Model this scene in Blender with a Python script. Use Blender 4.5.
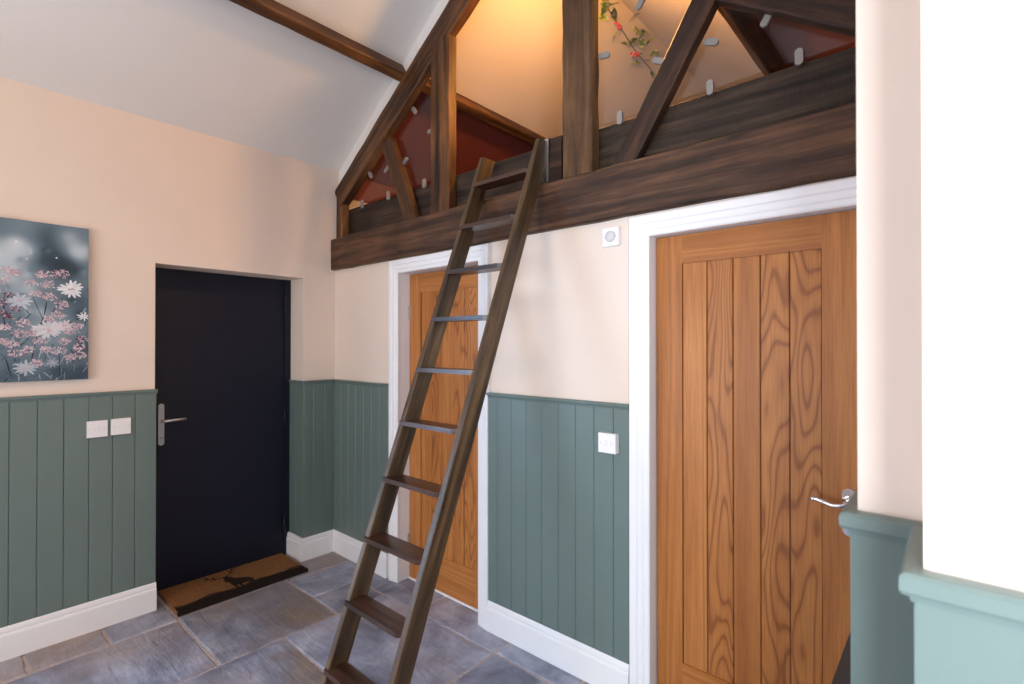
import bpy, bmesh, math, random
from mathutils import Vector, Matrix
for o in list(bpy.data.objects): bpy.data.objects.remove(o, do_unlink=True)
random.seed(7)
SC = bpy.context.scene; COL = SC.collection
# ------------------------------------------------------------------ camera
CX, CY, CZ = 3.5067, -1.9909, 1.5352
YAW, PITCH, ROLL, FPX = math.radians(41.1436), math.radians(0.317), math.radians(-0.015), 506.6
FW = Vector((-math.sin(YAW)*math.cos(PITCH), math.cos(YAW)*math.cos(PITCH), math.sin(PITCH)))
RT = Vector((math.cos(YAW), math.sin(YAW), 0)); UP = RT.cross(FW)
cam = bpy.data.cameras.new('camera'); camo = bpy.data.objects.new('camera', cam); COL.objects.link(camo)
cam.sensor_width = 36; cam.lens = FPX/1024*36; cam.clip_start = .05
m = Matrix((RT, UP, -FW)).transposed().to_4x4(); m.translation = (CX, CY, CZ); camo.matrix_world = m
cam.dof.use_dof = True; cam.dof.focus_distance = 2.9; cam.dof.aperture_fstop = 4.0
SC.camera = camo
def ray(u, v): return FW*FPX + RT*(u-512) + UP*(342-v)
C0 = Vector((CX, CY, CZ))
def onA(u, v, x=0.0): d = ray(u, v); return C0 + d*((x-CX)/d.x)
def onF(u, v, z=0.0): d = ray(u, v); return C0 + d*((z-CZ)/d.z)
def onB(u, v, y=0.0): d = ray(u, v); return C0 + d*((y-CY)/d.y)
# ------------------------------------------------------------------ world, daylight, exposure
W = bpy.data.worlds.new('overcast_sky'); SC.world = W; W.use_nodes = True
W.node_tree.nodes['Background'].inputs[0].default_value = (.72, .85, 1, 1)
W.node_tree.nodes['Background'].inputs[1].default_value = 1.6
vs = SC.view_settings; vs.view_transform = 'Standard'; vs.look = 'None'; vs.gamma = 1; vs.use_curve_mapping = False
vs.exposure = -0.62
def area(name, loc, rot, sx, sy, power, col):
    l = bpy.data.lights.new(name, 'AREA'); l.shape = 'RECTANGLE'; l.size = sx; l.size_y = sy; l.energy = power; l.color = col
    o = bpy.data.objects.new(name, l); COL.objects.link(o); o.location = loc; o.rotation_euler = rot; return o
area('daylight_left_window', (-.13, -2.72, 1.35), (0, math.radians(-90), 0), 1.5, 1.0, 105, (.42, .65, 1))
area('daylight_recess_window', (4.5, -3.14, 1.5), (math.radians(90), 0, 0), 1.2, 1.5, 230, (.80, .90, 1))
area('daylight_rear_door', (1.7, -4.16, 1.3), (math.radians(90), 0, 0), 1.5, 2.0, 88, (1, .96, .93))
# ------------------------------------------------------------------ materials
def srgb(r, g, b):
    f = lambda c: (c/255/12.92) if c/255 <= .04045 else ((c/255+.055)/1.055)**2.4
    return (f(r), f(g), f(b), 1)
class MT:
    def __init__(s, name, rough=.5, metal=0, spec=.5):
        s.m = bpy.data.materials.new(name); s.m.use_nodes = True; s.t = s.m.node_tree; s.b = s.t.nodes['Principled BSDF']
        s.b.inputs['Roughness'].default_value = rough; s.b.inputs['Metallic'].default_value = metal
        s.b.inputs['Specular IOR Level'].default_value = spec
    def n(s, ty, **kw):
        nd = s.t.nodes.new(ty)
        for k, v in kw.items():
            if k.startswith('i_'): nd.inputs[k[2:].replace('_', ' ')].default_value = v
            else: setattr(nd, k, v)
        return nd
    def l(s, a, b): s.t.links.new(a, b)
    def coord(s, scale, rnd=True):
        tc = s.n('ShaderNodeTexCoord'); out = tc.outputs['Object']
        if rnd:
            oi = s.n('ShaderNodeObjectInfo'); mu = s.n('ShaderNodeVectorMath', operation='MULTIPLY')
            cb = s.n('ShaderNodeCombineXYZ'); ml = s.n('ShaderNodeMath', operation='MULTIPLY'); ml.inputs[1].default_value = 37
            s.l(oi.outputs['Random'], ml.inputs[0])
            for k in range(3): s.l(ml.outputs[0], cb.inputs[k])
            ad = s.n('ShaderNodeVectorMath', operation='ADD'); s.l(out, ad.inputs[0]); s.l(cb.outputs[0], ad.inputs[1]); out = ad.outputs[0]
        mp = s.n('ShaderNodeMapping'); mp.inputs['Scale'].default_value = scale; s.l(out, mp.inputs['Vector']); return mp.outputs[0]
    def noise(s, vec, scale, detail=4, rough=.55, dist=0):
        nd = s.n('ShaderNodeTexNoise'); nd.inputs['Scale'].default_value = scale; nd.inputs['Detail'].default_value = detail
        nd.inputs['Roughness'].default_value = rough; nd.inputs['Distortion'].default_value = dist; s.l(vec, nd.inputs['Vector']); return nd.outputs['Fac']
    def ramp(s, fac, stops):
        r = s.n('ShaderNodeValToRGB'); e = r.color_ramp.elements
        while len(e) < len(stops): e.new(.5)
        for q, (p, c) in zip(e, stops): q.position = p; q.color = c
        s.l(fac, r.inputs[0]); return r.outputs[0]
    def mix(s, fac, a, b, mode='MIX'):
        x = s.n('ShaderNodeMix', data_type='RGBA', blend_type=mode)
        if isinstance(fac, float): x.inputs[0].default_value = fac
        else: s.l(fac, x.inputs[0])
        for i, v in ((6, a), (7, b)):
            if isinstance(v, tuple): x.inputs[i].default_value = v
            else: s.l(v, x.inputs[i])
        return x.outputs[2]
    def bump(s, h, strength=.3, dist=.002):
        b = s.n('ShaderNodeBump'); b.inputs['Strength'].default_value = strength; b.inputs['Distance'].default_value = dist
        s.l(h, b.inputs['Height']); s.l(b.outputs[0], s.b.inputs['Normal'])
    def col(s, c):
        if isinstance(c, tuple): s.b.inputs['Base Color'].default_value = c
        else: s.l(c, s.b.inputs['Base Color'])
        return s.m
def paint(name, c, rough=.5, var=.04, spec=.4, bump=.0):
    t = MT(name, rough, 0, spec); v = t.coord((1, 1, 1), False); f = t.noise(v, 2.2, 3)
    a = tuple(x*(1-var) for x in c[:3])+(1,); b = tuple(min(1, x*(1+var)) for x in c[:3])+(1,)
    if bump: t.bump(t.noise(v, 220, 2), bump, .0008)
    return t.col(t.ramp(f, [(.3, a), (.7, b)]))
def oak(name, vertical=True, sc=(7, 7, .22), bands=70, contrast=1.0):
    t = MT(name, .42, 0, .4)
    f = t.noise(t.coord(sc if vertical else (sc[2], sc[1], sc[0])), 1.0, 1.5, .45, .15)
    mu = t.n('ShaderNodeMath', operation='MULTIPLY'); mu.inputs[1].default_value = bands; t.l(f, mu.inputs[0])
    sn = t.n('ShaderNodeMath', operation='SINE'); t.l(mu.outputs[0], sn.inputs[0])
    mr = t.n('ShaderNodeMapRange'); mr.inputs[1].default_value = -1; mr.inputs[2].default_value = 1; t.l(sn.outputs[0], mr.inputs[0])
    g = t.noise(t.coord((170, 170, 6) if vertical else (6, 170, 170)), 1.0, 3, .6)
    w = t.noise(t.coord((12, 12, .6) if vertical else (.6, 12, 12)), 1.0, 2, .5)
    dk = tuple(p+(q-p)*contrast for p, q in zip(srgb(190, 124, 64), srgb(142, 82, 38)))
    base = t.ramp(mr.outputs[0], [(.0, dk), (.24, srgb(186, 120, 61)), (1, srgb(195, 129, 68))])
    fine = t.ramp(g, [(.3, (.72, .66, .6, 1)), (.6, (1, 1, 1, 1))]); band = t.ramp(w, [(.35, (.86, .82, .78, 1)), (.65, (1, 1, 1, 1))])
    oi = t.n('ShaderNodeObjectInfo'); tint = t.ramp(oi.outputs['Random'], [(0, (.90, .86, .80, 1)), (1, (1.0, 1.0, 1.0, 1))])
    c = t.mix(1.0, t.mix(1.0, t.mix(.75, base, fine, 'MULTIPLY'), band, 'MULTIPLY'), tint, 'MULTIPLY')
    t.bump(g, .12, .0006); return t.col(c)
def timber_mat(name, dark, mid, light, rough=.6, saw=0.0, spec=.35):
    t = MT(name, rough, 0, spec)
    v = t.coord((1.4, 22, 22)); f = t.noise(v, 1.0, 6, .62, .4)
    v2 = t.coord((2.2, 3, 3)); g = t.noise(v2, 1.3, 4, .6)
    c = t.ramp(f, [(.34, dark), (.5, mid), (.66, light)])
    patch = t.ramp(g, [(.36, (.5, .47, .46, 1)), (.62, (1, 1, 1, 1))])
    c = t.mix(.85, c, patch, 'MULTIPLY')
    vo = t.n('ShaderNodeTexVoronoi'); vo.inputs['Scale'].default_value = 1.0; t.l(t.coord((2.6, 9, 9)), vo.inputs['Vector'])
    kn = t.ramp(vo.outputs['Distance'], [(.03, (.12, .1, .09, 1)), (.14, (1, 1, 1, 1))]); c = t.mix(.8, c, kn, 'MULTIPLY')
    if saw:
        w = t.n('ShaderNodeTexWave'); w.bands_direction = 'X'; w.inputs['Scale'].default_value = 42; w.inputs['Distortion'].default_value = 3.0
        w.inputs['Detail'].default_value = 2; t.l(t.coord((1, .15, .15)), w.inputs['Vector'])
        c = t.mix(.42*saw, c, w.outputs['Color'], 'MULTIPLY')
        ad = t.n('ShaderNodeMath', operation='MULTIPLY_ADD'); ad.inputs[1].default_value = saw; t.l(w.outputs['Fac'], ad.inputs[0]); t.l(f, ad.inputs[2]); t.bump(ad.outputs[0], .5, .003)
    else: t.bump(f, .45, .003)
    return t.col(c)
M = {}
M['cream'] = paint('cream_wall_paint', srgb(229, 213, 200), .62, .02, .3, .15)
M['ceil'] = paint('white_ceiling_paint', srgb(226, 223, 220), .7, .015, .25)
M['red'] = paint('dark_red_paint', srgb(122, 56, 47), .6, .05, .3)
M['white'] = paint('white_gloss_paint', srgb(236, 236, 238), .32, .01, .5)
M['sage'] = paint('sage_green_paint', srgb(103, 119, 115), .4, .035, .45)
M['groove'] = paint('sage_green_paint_groove', srgb(106, 132, 124), .6, .03, .2)
M['navy'] = paint('navy_black_door_paint', srgb(13, 18, 36), .5, .06, .35)
M['oak'] = oak('oak_upright_grain', True, contrast=.3); M['oakc'] = oak('oak_figured_grain', True, (6, 6, 1.25), 120, .8); M['oakh'] = oak('oak_cross_grain', False, contrast=.3)
M['tie'] = timber_mat('old_dark_timber', srgb(42, 27, 18), srgb(80, 54, 38), srgb(114, 80, 56), .55)
M['plank'] = timber_mat('old_dark_timber_plank', srgb(24, 16, 12), srgb(58, 43, 33), srgb(88, 68, 52), .6, .5)
M['raft'] = timber_mat('old_reddish_timber', srgb(40, 23, 12), srgb(90, 57, 31), srgb(128, 86, 48), .5)
M['post'] = timber_mat('rough_sawn_timber', srgb(58, 39, 23), srgb(108, 77, 48), srgb(140, 103, 66), .65, 1.0)
M['strut'] = timber_mat('very_dark_timber', srgb(22, 13, 9), srgb(54, 34, 24), srgb(86, 56, 38), .5)
M['ladder'] = timber_mat('stained_ladder_timber', srgb(44, 31, 18), srgb(88, 67, 43), srgb(120, 94, 62), .42, 0, .5)
M['tread'] = timber_mat('stained_tread_timber', srgb(34, 20, 15), srgb(66, 43, 33), srgb(94, 66, 52), .3, 0, .6)
M['steel'] = MT('brushed_steel', .32, 1).col((.62, .62, .63, 1)); M['chrome'] = MT('polished_chrome', .08, 1).col((.8, .8, .82, 1))
M['clip'] = MT('satin_zinc', .5, .6).col(srgb(150, 147, 145))
M['plastic'] = MT('white_plastic', .35).col(srgb(238, 236, 236)); M['plastic2'] = MT('pale_grey_plastic', .4).col(srgb(205, 203, 204))
M['blackp'] = MT('black_metal', .45).col(srgb(14, 14, 18)); M['anth'] = MT('anthracite_enamel', .4).col(srgb(62, 64, 66))
def glass_mat():
    t = MT('clear_glass'); g = t.n('ShaderNodeBsdfGlossy'); g.inputs['Roughness'].default_value = .02; tr = t.n('ShaderNodeBsdfTransparent')
    fr = t.n('ShaderNodeNewGeometry'); dt = t.n('ShaderNodeVectorMath', operation='DOT_PRODUCT'); t.l(fr.outputs['Incoming'], dt.inputs[0]); t.l(fr.outputs['Normal'], dt.inputs[1])
    ab = t.n('ShaderNodeMath', operation='ABSOLUTE'); t.l(dt.outputs['Value'], ab.inputs[0]); iv = t.n('ShaderNodeMath', operation='SUBTRACT'); iv.inputs[0].default_value = 1; t.l(ab.outputs[0], iv.inputs[1])
    pw = t.n('ShaderNodeMath', operation='POWER'); pw.inputs[1].default_value = 5; t.l(iv.outputs[0], pw.inputs[0]); fr = t.n('ShaderNodeMath', operation='MULTIPLY_ADD'); fr.inputs[1].default_value = .96; fr.inputs[2].default_value = .04; t.l(pw.outputs[0], fr.inputs[0]); mx = t.n('ShaderNodeMixShader')
    t.l(fr.outputs[0], mx.inputs[0]); t.l(tr.outputs[0], mx.inputs[1]); t.l(g.outputs[0], mx.inputs[2])
    t.l(mx.outputs[0], t.t.nodes['Material Output'].inputs[0]); return t.m
M['glass'] = glass_mat()
def slate():
    t = MT('riven_slate', .42, 0, .5); v = t.coord((1, 1, 1)); f = t.noise(v, 3.0, 6, .6, .6); g = t.noise(v, 1.6, 3, .5, .3)
    h = t.noise(t.coord((1, 1, 1)), 16, 6, .65, .5); st = t.noise(t.coord((2.5, 14, 1)), 1.5, 4, .6, .8)
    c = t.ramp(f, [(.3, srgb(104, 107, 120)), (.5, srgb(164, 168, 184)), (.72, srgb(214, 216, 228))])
    br = t.ramp(g, [(.46, (0, 0, 0, 1)), (.68, (1, 1, 1, 1))]); c = t.mix(br, c, srgb(160, 143, 130))
    c = t.mix(.5, c, t.ramp(h, [(.32, (.55, .55, .57, 1)), (.6, (1, 1, 1, 1))]), 'MULTIPLY')
    c = t.mix(.35, c, t.ramp(st, [(.3, (.55, .55, .58, 1)), (.65, (1, 1, 1, 1))]), 'MULTIPLY')
    oi = t.n('ShaderNodeObjectInfo'); c = t.mix(1.0, c, t.ramp(oi.outputs['Random'], [(0, (.82, .8, .78, 1)), (.5, (.95, .95, 1, 1)), (1, (1.1, 1.08, 1.1, 1))]), 'MULTIPLY')
    ad = t.n('ShaderNodeMath', operation='MULTIPLY_ADD'); ad.inputs[1].default_value = .5; t.l(h, ad.inputs[0]); t.l(st, ad.inputs[2])
    t.bump(ad.outputs[0], .8, .008); rr = t.ramp(h, [(.3, (.34, .34, .34, 1)), (.7, (.55, .55, .55, 1))]); t.l(rr, t.b.inputs['Roughness'])
    return t.col(c)
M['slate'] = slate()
def grout():
    t = MT('sandy_grout', .85, 0, .2); f = t.noise(t.coord((1, 1, 1), False), 60, 3); t.bump(f, .4, .003)
    return t.col(t.ramp(f, [(.3, srgb(172, 154, 147)), (.7, srgb(208, 190, 182))]))
M['grout'] = grout()
def coir():
    t = MT('brown_coir', .95, 0, .1); f = t.noise(t.coord((1, 1, 1), False), 160, 3); t.bump(f, 1.0, .006)
    return t.col(t.ramp(f, [(.3, srgb(104, 68, 42)), (.7, srgb(160, 114, 74))]))
def coirb():
    t = MT('dark_coir', .95, 0, .1); f = t.noise(t.coord((1, 1, 1), False), 160, 3); t.bump(f, 1.0, .006)
    return t.col(t.ramp(f, [(.3, srgb(22, 18, 17)), (.7, srgb(56, 45, 40))]))
M['coir'] = coir(); M['coirb'] = coirb()
def coirg():
    t = MT('grey_brown_coir', .95, 0, .1); f = t.noise(t.coord((1, 1, 1), False), 120, 4); t.bump(f, 1.0, .006)
    return t.col(t.ramp(f, [(.3, srgb(50, 37, 30)), (.7, srgb(96, 72, 56))]))
M['coirg'] = coirg()
def attr_print():
    t = MT('canvas_print_ink', .6, 0, .3); a = t.n('ShaderNodeAttribute'); a.attribute_name = 'Col'; return t.col(a.outputs['Color'])
M['ink'] = attr_print()
def canvas():
    t = MT('canvas_print_ground', .6, 0, .3); v = t.coord((1, 1, 1), False)
    f = t.noise(v, 5.5, 2, .45, .3); g = t.noise(v, 16, 2, .5, .8)
    ad = t.n('ShaderNodeMath', operation='MULTIPLY_ADD'); ad.inputs[1].default_value = .45; t.l(g, ad.inputs[0]); t.l(f, ad.inputs[2])
    return t.col(t.ramp(ad.outputs[0], [(.55, srgb(40, 54, 66)), (.68, srgb(84, 104, 118)), (.80, srgb(140, 160, 172)), (.92, srgb(200, 212, 220))]))
M['canvas'] = canvas()
M['leaf'] = (lambda t: t.col(t.ramp(t.noise(t.coord((1, 1, 1)), 30, 2), [(.45, srgb(96, 134, 36)), (.6, srgb(226, 226, 120))])))(MT('variegated_leaf', .45))
M['berry'] = MT('red_berry', .25).col(srgb(196, 52, 52)); M['stem'] = MT('brown_stem', .7).col(srgb(92, 70, 40))
M['lampw'] = MT('warm_lamp_glass', .3); M['lampw'].b.inputs['Emission Color'].default_value = (1, .75, .42, 1); M['lampw'].b.inputs['Emission Strength'].default_value = 6; M['lampw'] = M['lampw'].col((1, .9, .75, 1))
# ------------------------------------------------------------------ mesh helpers
def link(name, bm, mat, parent=None, smooth=False, bevel=0):
    if bevel: bmesh.ops.bevel(bm, geom=[e for e in bm.edges if e.is_manifold and e.calc_face_angle(0) > .6], offset=bevel, segments=2, affect='EDGES', profile=.6)
    bmesh.ops.recalc_face_normals(bm, faces=bm.faces[:])
    me = bpy.data.meshes.new(name); bm.to_mesh(me); bm.free()
    if smooth:
        for p in me.polygons: p.use_smooth = True
    for mm in (mat if isinstance(mat, list) else [mat]): me.materials.append(mm)
    o = bpy.data.objects.new(name, me); COL.objects.link(o)
    if parent: o.parent = parent
    return o
def addbox(bm, x0, x1, y0, y1, z0, z1):
    v = [bm.verts.new(p) for p in ((x0, y0, z0), (x1, y0, z0), (x1, y1, z0), (x0, y1, z0), (x0, y0, z1), (x1, y0, z1), (x1, y1, z1), (x0, y1, z1))]
    for f in ((0, 3, 2, 1), (4, 5, 6, 7), (0, 1, 5, 4), (1, 2, 6, 5), (2, 3, 7, 6), (3, 0, 4, 7)): bm.faces.new([v[i] for i in f])
def box(name, b, mat, parent=None, bevel=0):
    bm = bmesh.new(); addbox(bm, *b); return link(name, bm, mat, parent, bevel=bevel)
def boxes(name, bs, mat, parent=None, bevel=0):
    bm = bmesh.new()
    for b in bs: addbox(bm, *b)
    return link(name, bm, mat, parent, bevel=bevel)
def addprism(bm, a, b):   # two matching rings of points
    va = [bm.verts.new(p) for p in a]; vb = [bm.verts.new(p) for p in b]; n = len(a)
    bm.faces.new(va); bm.faces.new(list(reversed(vb)))
    for i in range(n): bm.faces.new((va[i], vb[i], vb[(i+1) % n], va[(i+1) % n]))
def prism(name, a, b, mat, parent=None, bevel=0, smooth=False):
    bm = bmesh.new(); addprism(bm, a, b); return link(name, bm, mat, parent, bevel=bevel, smooth=smooth)
def addtube(bm, pts, rads, n=10):
    rings = []
    for i, p in enumerate(pts):
        p = Vector(p); a = Vector(pts[max(i-1, 0)]); b = Vector(pts[min(i+1, len(pts)-1)]); d = (b-a).normalized()
        s = d.cross(Vector((0, 0, 1)));
        if s.length < .05: s = d.cross(Vector((1, 0, 0)))
        s.normalize(); t = s.cross(d); r = rads[i] if isinstance(rads, (list, tuple)) else rads
        rings.append([bm.verts.new(p+(s*math.cos(2*math.pi*k/n)+t*math.sin(2*math.pi*k/n))*r) for k in range(n)])
    for q in range(len(rings)-1):
        for k in range(n): bm.faces.new((rings[q][k], rings[q][(k+1) % n], rings[q+1][(k+1) % n], rings[q+1][k]))
    bm.faces.new(rings[0]); bm.faces.new(list(reversed(rings[-1])))
def tube(name, pts, rads, mat, parent=None, n=10):
    bm = bmesh.new(); addtube(bm, pts, rads, n); return link(name, bm, mat, parent, smooth=True)
def timber(name, p0, p1, wid, dep, mat, parent=None, side=Vector((0, 1, 0)), jit=.003, seg=None, bev=.006):
    """beam from p0 to p1 along its centre line; dep is its size along `side`, wid across; local x runs along the grain"""
    p0, p1 = Vector(p0), Vector(p1); L = (p1-p0).length; X = (p1-p0).normalized(); Y = side; Z = X.cross(Y).normalized(); Y = Z.cross(X)
    n = seg or max(2, int(L/.12)); rng = random.Random(hash((round(p0.x, 3), round(p1.z, 3), round(wid, 3))) & 0xffff)
    bm = bmesh.new(); rings = []; c = bev
    for i in range(n+1):
        x = L*i/n; j = lambda: rng.uniform(-jit, jit); w, d = wid/2, dep/2
        prof = [(-d+c, -w), (d-c, -w), (d, -w+c), (d, w-c), (d-c, w), (-d+c, w), (-d, w-c), (-d, -w+c)]
        a, b = j(), j(); e, f = j(), j()
        rings.append([bm.verts.new((x, y+(a if y > 0 else b), z+(e if z > 0 else f))) for y, z in prof])
    for q in range(n):
        for k in range(8): bm.faces.new((rings[q][k], rings[q][(k+1) % 8], rings[q+1][(k+1) % 8], rings[q+1][k]))
    bm.faces.new(rings[0]); bm.faces.new(list(reversed(rings[-1])))
    o = link(name, bm, mat, parent); mm = Matrix((X, Y, Z)).transposed().to_4x4(); mm.translation = p0; o.matrix_basis = mm; return o
def empty(name, loc=(0, 0, 0)):
    o = bpy.data.objects.new(name, None); o.empty_display_size = .05; COL.objects.link(o); o.location = loc; return o
def tag(o, label, cat=None, group=None, kind=None):
    o['label'] = label
    if cat: o['category'] = cat
    if group: o['group'] = group
    if kind: o['kind'] = kind
    return o
def struct(o, label): return tag(o, label, kind='structure')
def keep(o, loc):   # give a root its base point while its parts stay where they were modelled
    for c in o.children: c.matrix_basis = Matrix.Translation(-Vector(loc)) @ c.matrix_basis
    o.location = loc
# ------------------------------------------------------------------ room shell
EAV, SL, XR, XE = 2.846, .677, 1.715, 3.43       # eaves height, roof slope, ridge x, right eaves x
ZR = EAV + SL*XR
YB, YG = -4.0, 3.6                               # rear wall, loft gable
DY0, DY1, DZ = -1.137, -.246, 2.012              # black door opening in left wall
W0, W1, WZ0, WZ1 = -3.27, -2.17, .55, 2.15         # window in left wall (outside the frame)
wl = boxes('wall_left', [(-.32, 0, YB-.2, W0, 0, EAV), (-.32, 0, W0, W1, 0, WZ0), (-.32, 0, W0, W1, WZ1, EAV), (-.32, 0, W1, DY0, 0, EAV),
      (-.32, 0, DY0, DY1, DZ, EAV), (-.32, 0, DY1, YG+.1, 0, EAV)], M['cream'])
struct(wl, 'cream plastered wall with a recessed dark door and sage green boarding')
# wall B with two door openings
D1A, D1B, D2A, D2B, DT = .775, 1.545, 2.525, 3.297, 2.02
wb = boxes('wall_back', [(0, D1A, 0, .12, 0, 2.1), (D1A, D1B, 0, .12, DT, 2.1), (D1B, D2A, 0, .12, 0, 2.1), (D2A, D2B, 0, .12, DT, 2.1), (D2B, 3.55, 0, .12, 0, 2.1)], M['cream'])
struct(wb, 'cream wall below the timber truss with two oak doors')
wr = boxes('wall_right', [(3.392, 5.4, -1.04, .0, 0, 3.0), (3.479, 5.4, -1.24, -1.04, 0, 3.0)], M['cream'])
struct(wr, 'stepped cream wall end with sage green boarding by the right oak door')
wf = boxes('wall_front', [(-.32, .9, YB-.2, YB, 0, EAV), (.9, 2.5, YB-.2, YB, 2.3, EAV), (2.5, 3.6, YB-.2, YB, 0, EAV)], M['cream'])
struct(boxes('wall_recess_blocker', [(3.6, 3.7, YB-.2, -2.35, 0, EAV), (3.7, 3.88, -3.2, -3.0, 0, EAV), (3.88, 5.12, -3.2, -3.0, 0, .75), (3.88, 5.12, -3.2, -3.0, 2.25, EAV), (5.12, 5.6, -3.2, -3.0, 0, EAV)], M['cream']), 'cream recess walls behind the viewer, with an added jamb that blocks window light')  # first box: unseen jamb added to keep recess window light off the main room
bm = bmesh.new(); addprism(bm, [(0, YB-.2, EAV), (XR, YB-.2, ZR), (XE, YB-.2, EAV)], [(0, YB, EAV), (XR, YB, ZR), (XE, YB, EAV)])
g = link('gable_end', bm, M['cream'], wf); struct(wf, 'cream wall behind the viewer with garden window and glazed door')
struct(box('wall_side', (5.4, 5.6, -3.0, 0, 0, 3.0), M['cream']), 'cream side wall of the entrance recess')
# loft shell
bm = bmesh.new(); addprism(bm, [(0, YG, 2.2), (XE, YG, 2.2), (XE, YG, EAV), (XR, YG, ZR), (0, YG, EAV)], [(0, YG+.1, 2.2), (XE, YG+.1, 2.2), (XE, YG+.1, EAV), (XR, YG+.1, ZR), (0, YG+.1, EAV)])
struct(link('wall_loft', bm, M['cream']), 'cream gable wall at the far end of the loft')
struct(box('wall_loft_side', (XE, XE+.1, .0, YG+.1, 2.2, EAV+.02), M['cream']), 'low cream wall at the side of the loft')
struct(box('floor_loft', (0.0, XE, .12, YG, 2.1, 2.22), M['plank']), 'boarded floor of the loft')
bm = bmesh.new()
def slope(x0, x1, y0, y1, t=.12):
    z = lambda x: EAV + SL*(x if x <= XR else XE-x)
    q = [(x0, z(x0)), (x1, z(x1)), (x1, z(x1)+t), (x0, z(x0)+t)]
    addprism(bm, [(a, y0, b) for a, b in q], [(a, y1, b) for a, b in q])
slope(-.32, XR, YB-.2, YG+.1)
ce = link('ceiling', bm, M['ceil']); struct(ce, 'white ceiling slope rising from the wall with the dark door')
bm = bmesh.new(); slope(XR, XE+.02, YB-.2, YG+.1); ce2 = link('ceiling', bm, M['ceil']); struct(ce2, 'white ceiling slope above the right oak door and loft')
struct(box('ceiling', (XE+.02, 5.6, YB-.2, 0, EAV, EAV+.1), M['ceil']), 'flat white ceiling of the entrance recess')
PX0, PXW = .795, .058
for sx in (0, 1):   # red painted lower slopes of the loft, between wall plate and purlin
    bm = bmesh.new(); f = (lambda x: x) if sx == 0 else (lambda x: XE-x)
    q = [(0.0, EAV), (.78, EAV+SL*.78), (.78, EAV+SL*.78-.012), (0.0, EAV-.012)]
    addprism(bm, [(f(a), .07, b) for a, b in q], [(f(a), YG, b) for a, b in q]); link('red_panel', bm, M['red'], ce2 if sx else ce)
box('red_panel', (.0, .008, .07, YG, 2.66, EAV-.006), M['red'], ce)
box('red_panel', (XE-.008, XE, .07, YG, 2.66, EAV-.006), M['red'], ce)
for sx in (0, 1):  # cream panels added so the loft slopes carry the lamp's warm tone in their colour
    f = (lambda x: x) if sx == 0 else (lambda x: XE-x); zl = lambda x: EAV+SL*x
    q = [(.78, zl(.78)), (XR, zl(XR)), (XR, zl(XR)-.008), (.78, zl(.78)-.008)]
    prism('lamp_tone_panel', [(f(a), .07, b) for a, b in q], [(f(a), YG, b) for a, b in q], M['cream'], ce2 if sx else ce)
# floor
fl = box('floor', (-.32, 5.6, YB-.2, .2, -.12, -.006), M['grout']); struct(fl, 'grey riven slate flagstone floor with sandy joints')
J = .0065
tiles = [(.212, .848, -1.078, -.463), (.245, .565, -.463, -.02), (.565, .848, -.463, -.155), (.565, 1.155, -.155, .14), (1.155, 1.77, -.148, .14),
         (.848, 1.77, -.770, -.148), (.848, 1.45, -1.66, -.770), (1.45, 2.36, -1.37, -.770), (1.77, 2.38, -.770, -.137), (1.77, 2.22, -.137, .02), (2.22, 2.9, -.137, .02),
         (.245, .848, -1.98, -1.078), (.245, .848, -2.6, -1.98), (2.38, 2.98, -.770, -.137), (2.98, 3.5, -.770, -.137), (2.9, 3.5, -.137, .02),
         (2.36, 3.0, -1.37, -.77), (3.0, 3.6, -1.37, -.77), (.848, 1.45, -2.27, -1.66), (1.45, 2.36, -1.98, -1.37)]
ys = [-.03, -.463, -1.078, -1.381, -1.686, -2.3, -2.9, -3.3, -4.1]
tiles += [(-.31 if -1.2 < a < -.2 else .0, .212 if -1 < a < -.4 else .245, b, a) for a, b in zip(ys[:-1], ys[1:])]
for a, b in ((-1.98, -2.6), (-2.6, -3.2), (-3.2, -4.1)):
    x = .848 if a > -2.5 else .245
    if a > -2.5: x = 2.36 if False else 1.45
    k = 0
    while x < 5.4:
        w = (.61, .92, .45)[(k+int(-a*3)) % 3]; tiles.append((x, min(x+w, 5.5), b, a)); x += w; k += 1
tiles += [(.848, 1.45, -2.6, -2.27)] + [(x, x+.61, -1.98, -1.37) for x in (2.36, 2.97, 3.58, 4.19, 4.8)]
for x0, x1, y0, y1 in tiles:
    rng = random.Random(int(x0*1000)*7+int(y0*1000)); bm = bmesh.new()
    x0, x1, y0, y1 = x0+J, x1-J, y0+J, y1-J; pts = []
    for (ax, ay), (bx, by) in (((x0, y0), (x1, y0)), ((x1, y0), (x1, y1)), ((x1, y1), (x0, y1)), ((x0, y1), (x0, y0))):
        for i in range(4):
            t = i/4; jj = 0 if i == 0 else 1; pts.append((ax+(bx-ax)*t+rng.uniform(-.004, .004)*jj, ay+(by-ay)*t+rng.uniform(-.004, .004)*jj))
    h = rng.uniform(-.0015, .0015); cx, cy = (x0+x1)/2, (y0+y1)/2; ins = .006
    top = [(x+(ins if x < cx else -ins), y+(ins if y < cy else -ins), h) for x, y in pts]; mid = [(x, y, h-.005) for x, y in pts]; bot = [(x, y, -.03) for x, y in pts]
    r = [[bm.verts.new(p) for p in R] for R in (top, mid, bot)]; n = len(pts); bm.faces.new(r[0]); bm.faces.new(list(reversed(r[2])))
    for q in (0, 1):
        for k in range(n): bm.faces.new((r[q][k], r[q+1][k], r[q+1][(k+1) % n], r[q][(k+1) % n]))
    link('flagstone', bm, M['slate'], fl)
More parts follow.
